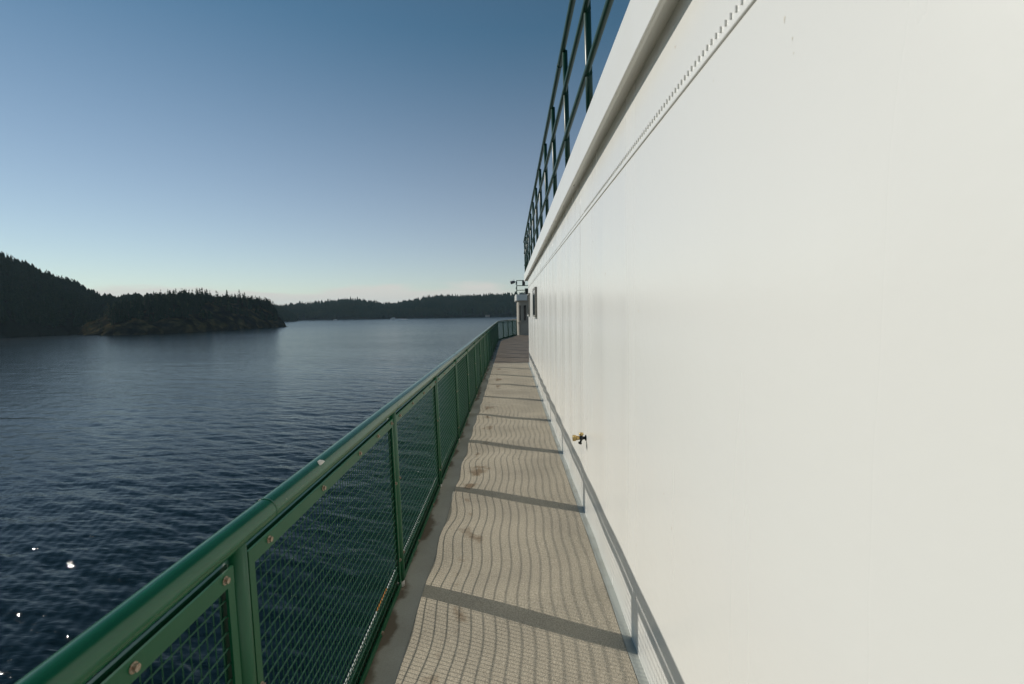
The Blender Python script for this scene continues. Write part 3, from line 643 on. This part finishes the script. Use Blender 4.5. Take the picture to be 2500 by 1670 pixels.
for i, (a, b) in enumerate(zip(allp[:-1], allp[1:])):
    y0, y1, zb, zt = a+0.043, b-0.048, 0.03, 0.979
    mb = MB()
    bar(mb, y0-0.013, zt, y1+0.013, zt, 0.021, 0.010, 0.016); bar(mb, y0-0.013, zb, y1+0.013, zb, 0.017, 0.010, 0.016)
    bar(mb, y0, zb+0.0172, y0, zt-0.0212, 0.0125, 0.0095, 0.0155); bar(mb, y1, zb+0.0172, y1, zt-0.0212, 0.0125, 0.0095, 0.0155)
    panel = build(mb, 'mesh_panel', M['green_post'], rail)
    # back frame of angle bar behind the mesh, with the toe plate
    mb = MB()
    bar(mb, y0-0.02, zt+0.004, y1+0.02, zt+0.004, 0.018, -0.012, -0.004); bar(mb, y0-0.02, 0.048, y1+0.02, 0.048, 0.05, -0.016, -0.010)
    bar(mb, y0-0.004, zb+0.07, y0-0.004, zt-0.02, 0.012, -0.012, -0.004); bar(mb, y1+0.004, zb+0.07, y1+0.004, zt-0.02, 0.012, -0.012, -0.004)
    build(mb, 'back_frame', M['green_dark'], panel)
    mb = MB(); sag = 0.0015*rng.normal()
    if a < 14:
        z = zb+0.005
        while z < zt:
            thin(mb, [fpt2(yy, z, 0.005+sag*math.sin((yy-y0)*4)) for yy in np.linspace(y0, y1, 5)], 0.0025); z += 0.0388
        yy = y0+0.01
        while yy < y1:
            thin(mb, [fpt2(yy, zb-0.005, 0.001), fpt2(yy, zt, 0.001)], 0.0017); yy += 0.0262
    else:
        z = zb+0.005
        while z < zt:
            thin(mb, [fpt2(y0, z, 0.005), fpt2(y1, z, 0.005)], 0.0025); z += 0.0388
        yy = y0+0.01
        while yy < y1:
            thin(mb, [fpt2(yy, zb-0.005, 0.001), fpt2(yy, zt, 0.001)], 0.0017); yy += 0.0262
    build(mb, 'wire_mesh', M['wire'], panel)
    if a < 12 and b > 0:
        for t in (0.06, 0.32, 0.60, 0.80, 0.985):
            link('bolt', bolt_me, panel, fpt2(y0+(y1-y0)*t, zt+0.003, 0.016))
        for t in (0.18, 0.63):
            link('bolt', bolt_me, panel, fpt2(y0, t, 0.0155)); link('bolt', bolt_me, panel, fpt2(y1, t, 0.0155))
        for t in (0.3, 0.72): link('bolt', bolt_me, panel, fpt2(y0+(y1-y0)*t, zb, 0.016))
# sunlit white edge strip outboard of the toe plate, with a rusted length
mb = MB(); ys = np.linspace(posts[0], KINK, 80)
for a, b in zip(ys[:-1], ys[1:]):
    bar(mb, a, 0.098, b, 0.098, 0.003, -0.026, -0.0165)
edge = build(mb, 'edge_strip', M['white_trim'], rail)
mb = MB(); bar(mb, 2.28, 0.1022, 2.47, 0.1022, 0.0012, -0.027, -0.017); build(mb, 'rust_patch', M['rust'], edge)
# bird dropping on the handrail
mb = MB(); base = np.array(fence_pt(1.62, ZH)); rings = []
for k, rr in enumerate((0.0, 0.5, 1.0)):
    for j in range(10):
        t = 6.283*j/10; l_ = rr*(0.02*(1+0.4*math.sin(3*t))); w_ = rr*0.008*(1+0.3*math.cos(2*t))
        ang = math.radians(38)+w_/0.034*1.6*math.sin(t)+0; yv = l_*math.cos(t)
        rad = 0.0338+0.0016*(1-rr*rr)
        rings.append(base+np.array([rad*math.cos(math.radians(90)-ang+math.radians(2)), yv, rad*math.sin(math.radians(90)-ang+math.radians(2))]))
mb.add(rings, [(k*10+j, k*10+(j+1) % 10, k*10+10+(j+1) % 10, k*10+10+j) for k in range(2) for j in range(10)], True)
build(mb, 'bird_dropping', M['dropping'], hand)

# ------------------------------------------------------------------ upper railing on the roof edge
up = thing('upper_railing', (0.52, 8.0, ZF1), 'dark green three-bar pipe railing along the roof edge above the wall', 'railing')
def up_x(z): return 0.529 - (z-ZF1)*0.022
UY = [3.17+1.163*k for k in range(-3, 12)]
for z, r in ((3.91, 0.0245), (3.535, 0.020), (3.135, 0.020)):
    mb = MB(); mb.tube([(up_x(z)-0.006, y, z+0.002*math.sin(2*y)) for y in np.linspace(UY[0]-0.6, UY[-1], 40)], r, 14); build(mb, 'rail', M['green_dark'], up)
for k, y in enumerate(UY):
    mb = MB(); mb.tube([(up_x(z)+0.012, y, z) for z in (ZF1-0.006, 3.2, 3.90)], 0.0235, 14); p = build(mb, 'post', M['green_dark'], up)
    for z in (3.135, 3.535):
        mb = MB(); mb.tube([(up_x(z)+0.008, y-0.024, z), (up_x(z)+0.008, y+0.024, z)], 0.0245, 12); build(mb, 'weld_collar', M['green_dark'], p)
for y in (1.3, 4.6, 7.9, 11.2):
    mb = MB(); mb.tube([(up_x(3.91)-0.006, y-0.02, 3.91), (up_x(3.91)-0.006, y+0.02, 3.91)], 0.0265, 14); build(mb, 'pipe_coupling', M['green_dark'], up)

# ------------------------------------------------------------------ water tap on the wall
ty, tz = 3.56, 0.62; wx = float(wall_x(np.array(ty), np.array(tz)))
tap = thing('water_tap', (wx, ty, tz), 'small black wall tap with two brass fittings on the white wall', 'tap')
mb = MB(); mb.tube([(wx+0.002, ty, tz), (wx-0.003, ty, tz), (wx-0.010, ty, tz)], [0.024, 0.023, 0.012], 18); build(mb, 'flange', M['black'], tap)
mb = MB(); mb.tube([(wx-0.008, ty, tz), (wx-0.02, ty, tz), (wx-0.03, ty, tz), (wx-0.042, ty, tz), (wx-0.052, ty, tz)], [0.011, 0.012, 0.016, 0.016, 0.012], 16)
mb.tube([(wx-0.036, ty, tz+0.004), (wx-0.036, ty, tz+0.022)], 0.011, 14)
mb.tube([(wx-0.033, ty, tz-0.008), (wx-0.040, ty, tz-0.026), (wx-0.043, ty, tz-0.034)], [0.009, 0.008, 0.008], 12)
mb.tube([(wx-0.0425, ty, tz-0.033), (wx-0.0475, ty, tz-0.046)], [0.0155, 0.013], 12); build(mb, 'body', M['black'], tap)
mb = MB(); mb.tube([(wx-0.050, ty, tz+0.001), (wx-0.060, ty, tz+0.001), (wx-0.078, ty, tz+0.001), (wx-0.079, ty, tz+0.001), (wx-0.100, ty, tz+0.001), (wx-0.102, ty, tz+0.001)], [0.014, 0.0155, 0.019, 0.0235, 0.0235, 0.021], 20)
noz = build(mb, 'hose_coupling', M['brass'], tap)
for k in range(4):
    mb = MB(); xx = wx-0.082-0.005*k; mb.tube([(xx, ty, tz+0.001), (xx-0.002, ty, tz+0.001)], 0.0243, 20); build(mb, 'knurl_ring', M['brass'], noz)
mb = MB(); mb.tube([(wx-0.036, ty, tz+0.0215), (wx-0.036, ty, tz+0.024), (wx-0.036, ty, tz+0.036), (wx-0.036, ty, tz+0.042)], [0.014, 0.018, 0.018, 0.012], 18); build(mb, 'brass_cap', M['brass'], tap)

# ------------------------------------------------------------------ deckhouse at the end of the walkway
DY = 31.2
dh = thing('deckhouse', (0.5, DY, 0), 'small shaded white deckhouse with tall windows at the end of the walkway', 'deckhouse')
def rounded(x0, y0, x1, y1, r, n=7):
    return [(x1, y0)] + [(x0+r-r*math.sin(t), y0+r-r*math.cos(t)) for t in np.linspace(0, math.pi/2, n)] + [(x0, y1), (x1, y1)]
HX0, HX1 = 0.50, 4.2
mb = MB(); mb.prism(rounded(HX0, DY, HX1, DY+5, 0.22), 'z', -0.01, 0.86); build(mb, 'lower_wall', M['house'], dh)
mb = MB(); mb.prism(rounded(HX0+0.02, DY+0.06, HX1, DY+5, 0.2), 'z', 0.861, 2.29); build(mb, 'core', M['house'], dh)
mb = MB(); mb.prism(rounded(HX0-0.03, DY-0.03, HX1, DY+5, 0.2), 'z', 0.83, 0.885); build(mb, 'ledge', M['house'], dh)
mb = MB(); mb.prism(rounded(HX0-0.13, DY-0.16, HX1, DY+5, 0.2), 'z', 2.30, 2.70); build(mb, 'wing_bulwark', M['white_trim'], dh)
for xw, wd in ((0.60, 0.15), (0.87, 0.24), (1.24, 0.26), (1.64, 0.26), (2.04, 0.26)):
    mb = MB(); z0, z1, yf = 0.94, 2.02, DY+0.0605
    for (a, b, c, d) in ((xw, xw+0.035, z0, z1), (xw+wd-0.035, xw+wd, z0, z1), (xw+0.0355, xw+wd-0.0355, z1-0.04, z1-0.001), (xw+0.0355, xw+wd-0.0355, z0+0.001, z0+0.04)):
        mb.box(a, b, DY+0.02, yf+0.004, c, d, 0.004)
    w = build(mb, 'window', M['house'], dh)
    mb = MB(); mb.box(xw+0.034, xw+wd-0.034, DY+0.040, DY+0.048, z0+0.035, z1-0.035); build(mb, 'pane', M['glass'], w)
wr = thing('bridge_wing_railing', (0.5, DY, 2.70), 'dark green pipe railing on top of the small deckhouse', 'railing')
for z in (3.62, 3.28, 2.98):
    mb = MB(); mb.tube([(0.47, DY+4.5, z), (0.47, DY+0.02, z), (3.8, DY+0.02, z)], 0.024, 8); build(mb, 'rail', M['green_dark'], wr)
for xx in (0.47, 1.75, 3.0):
    mb = MB(); mb.tube([(xx, DY+0.02, 2.69), (xx, DY+0.02, 3.63)], 0.027, 8); build(mb, 'post', M['green_dark'], wr)
fl = thing('floodlight', (0.40, DY+0.02, 3.5), 'small floodlight sticking out seaward from the deckhouse railing', 'floodlight')
mb = MB(); mb.tube([(0.455, DY+0.02, 3.53), (0.33, DY+0.02, 3.53)], 0.02, 8); build(mb, 'arm', M['black'], fl)
mb = MB(); mb.tube([(0.37, DY+0.02, 3.53), (0.32, DY+0.02, 3.53), (0.22, DY+0.0, 3.51), (0.08, DY-0.02, 3.48)], [0.04, 0.085, 0.10, 0.115], 14); build(mb, 'lamp_shell', M['lamp_shell'], fl)
mb = MB(); mb.tube([(0.0785, DY-0.0203, 3.4797), (0.073, DY-0.0211, 3.4785)], 0.108, 14); build(mb, 'lens', M['glass'], fl)
mb = MB(); mb.tube([(0.30, DY+0.02, 3.60), (0.28, DY+0.02, 3.72)], 0.010, 6); build(mb, 'bracket', M['black'], fl)
sp = thing('loudhailer_box', (0.95, DY-0.03, 3.28), 'black box fixed in the upper bay of the deckhouse railing', 'box')
mb = MB(); mb.box(0.83, 1.02, DY-0.05, DY+0.0, 3.30, 3.63, 0.01); build(mb, 'casing', M['black'], sp)
mb = MB(); mb.box(0.85, 1.00, DY-0.058, DY-0.0505, 3.33, 3.60, 0.004); build(mb, 'front_plate', M['black'], sp)
sp = thing('locker', (1.2, DY+0.3, 2.70), 'dark locker standing on the deckhouse roof behind the railing', 'locker')
mb = MB(); mb.box(1.02, 1.55, DY+0.12, DY+0.5, 2.7005, 3.06, 0.015); build(mb, 'casing', M['black'], sp)
mb = MB(); mb.box(1.00, 1.57, DY+0.10, DY+0.52, 3.061, 3.10, 0.01); build(mb, 'lid', M['black'], sp)

# ------------------------------------------------------------------ boats and cottages across the water
def hull_mesh(mb, P, L, B, Hh, ang):
    c, s = math.cos(ang), math.sin(ang); secs = []
    for t, w in ((-0.5, .85), (-0.2, 1), (0.15, .95), (0.35, .6), (0.5, .04)):
        rise = 0.25*max(0, t)*Hh
        secs.append([(t*L, -w*B/2, Hh+rise), (t*L*0.96, -w*B*0.36, -0.25), (t*L*0.96, w*B*0.36, -0.25), (t*L, w*B/2, Hh+rise)])
    vs = [(P[0]+x*c-y*s, P[1]+x*s+y*c, P[2]+z) for q in secs for (x, y, z) in q]
    fs = [(i*4+j, i*4+4+j, i*4+4+(j+1) % 4, i*4+(j+1) % 4) for i in range(4) for j in range(4)] + [(0,1,2,3), (16,17,18,19)]
    mb.add(vs, fs)
def cabin_box(mb, P, ang, x0, x1, w, z0, z1):
    c, s = math.cos(ang), math.sin(ang); vs = []
    for z, k in ((z0, 0), (z1, .25)):
        for x, y in ((x0+k*.3, -w), (x1-k*2, -w), (x1-k*2, w), (x0+k*.3, w)): vs.append((P[0]+x*c-y*s, P[1]+x*s+y*c, P[2]+z))
    mb.add(vs, [(0,3,2,1),(4,5,6,7),(0,1,5,4),(1,2,6,5),(2,3,7,6),(3,0,4,7)])
P = onz(960, 779.6, SEA); ang = math.radians(180)
mbt = thing('motor_boat', P, 'white motor boat running with a wake below the far hills', 'boat')
mb = MB(); hull_mesh(mb, P, 12, 3.6, 1.5, ang); build(mb, 'hull', M['boat'], mbt)
mb = MB(); cabin_box(mb, P, ang, -3.0, 2.2, 1.3, 1.5, 3.6); cab = build(mb, 'cabin', M['boat'], mbt)
mb = MB(); mb.box(P[0]-1.25, P[0]+1.6, P[1]-1.33, P[1]-1.302, P[2]+2.1, P[2]+2.9); build(mb, 'window', M['glass'], cab)
mb = MB(); vs = []; fs = []
for k in range(14):
    t = k/13; xx = P[0]+5.6+26*t; ww = 0.6+2.4*t; nzv = 0.15*math.sin(k*2.3)
    hw = 0.9*(1-t)+0.25*abs(math.sin(k*1.7))*(1-t*0.7)
    vs += [(xx, P[1]-ww+nzv, SEA-0.1), (xx, P[1]-ww*0.4+nzv, SEA+hw), (xx, P[1]+ww*0.4+nzv, SEA+hw*0.9), (xx, P[1]+ww+nzv, SEA-0.1)]
for k in range(13):
    for j in range(3): fs.append((4*k+j, 4*k+4+j, 4*k+5+j, 4*k+1+j))
mb.add(vs, fs); build(mb, 'wake', M['foam'], mbt)
P = onz(818, 782.4, SEA); ang = math.radians(170)
sb = thing('sail_boat', P, 'tiny white sailing boat with bare mast moored off the far shore', 'boat')
mb = MB(); hull_mesh(mb, P, 8, 2.6, 1.0, ang); build(mb, 'hull', M['boat'], sb)
mb = MB(); cabin_box(mb, P, ang, -1.5, 1.5, .8, 1.0, 1.6); build(mb, 'cabin', M['boat'], sb)
mb = MB(); mb.tube([(P[0], P[1], P[2]+1), (P[0], P[1], P[2]+11)], 0.12, 6); build(mb, 'mast', M['lamp_shell'], sb)
mb = MB(); mb.tube([(P[0], P[1], P[2]+2.2), (P[0]+3.6, P[1], P[2]+2.2)], 0.15, 6); build(mb, 'boom', M['boat'], sb)
P = onz(765, 783.3, SEA); ang = math.radians(10)
sb = thing('small_dark_boat', P, 'small dark open boat left of the white sailing boat', 'boat')
mb = MB(); hull_mesh(mb, P, 6, 2.2, 0.9, ang); build(mb, 'hull', M['boat_dark'], sb)
mb = MB(); cabin_box(mb, P, ang, -1, 1, .7, 0.9, 2.0); build(mb, 'cabin', M['boat_dark'], sb)
for px, lab in ((1190, 'pale cottage on the far shore close beside the deckhouse'), (1102, 'pale cottage on the far shore below the highest far hill'), (932, 'pale cottage low on the far shore left of the motor boat')):
    P = onz(px, 774.2+(1190-px)*0.014, SEA); P = P + np.array([0, 6, 1.2])
    ct = thing('cottage', P, lab, 'house')
    mb = MB(); mb.box(P[0]-5, P[0]+5, P[1]-3, P[1]+3, P[2]-2, P[2]+2.4); build(mb, 'wall', M['wood_house'], ct)
    mb = MB(); mb.prism([(P[1]-3.6, P[2]+2.41), (P[1]+3.6, P[2]+2.41), (P[1], P[2]+4.4)], 'x', P[0]-5.4, P[0]+5.4); build(mb, 'roof', M['roof_house'], ct)
    for xx in (-3, 0.2, 2.8):
        mb = MB(); mb.box(P[0]+xx, P[0]+xx+1.3, P[1]-3.06, P[1]-3.003, P[2]+0.6, P[2]+1.9); build(mb, 'window', M['glass'], ct)

# ------------------------------------------------------------------ sea haze
hm = bpy.data.materials.new('sea_haze'); hm.use_nodes = True; hn = hm.node_tree.nodes; hn.clear()
pv = hn.new('ShaderNodeVolumePrincipled'); pv.inputs['Color'].default_value = (0.62, 0.86, 1.0, 1); pv.inputs['Density'].default_value = 0.00007; pv.inputs['Anisotropy'].default_value = 0.2
ho = hn.new('ShaderNodeOutputMaterial'); hm.node_tree.links.new(pv.outputs[0], ho.inputs['Volume'])
mb = MB(); mb.box(-5600, 5600, -5600, 5600, -14.5, 150)
build(mb, 'haze', hm, None, (0,0,0), kind='stuff', label='thin blue sea haze over the water', cat='haze')
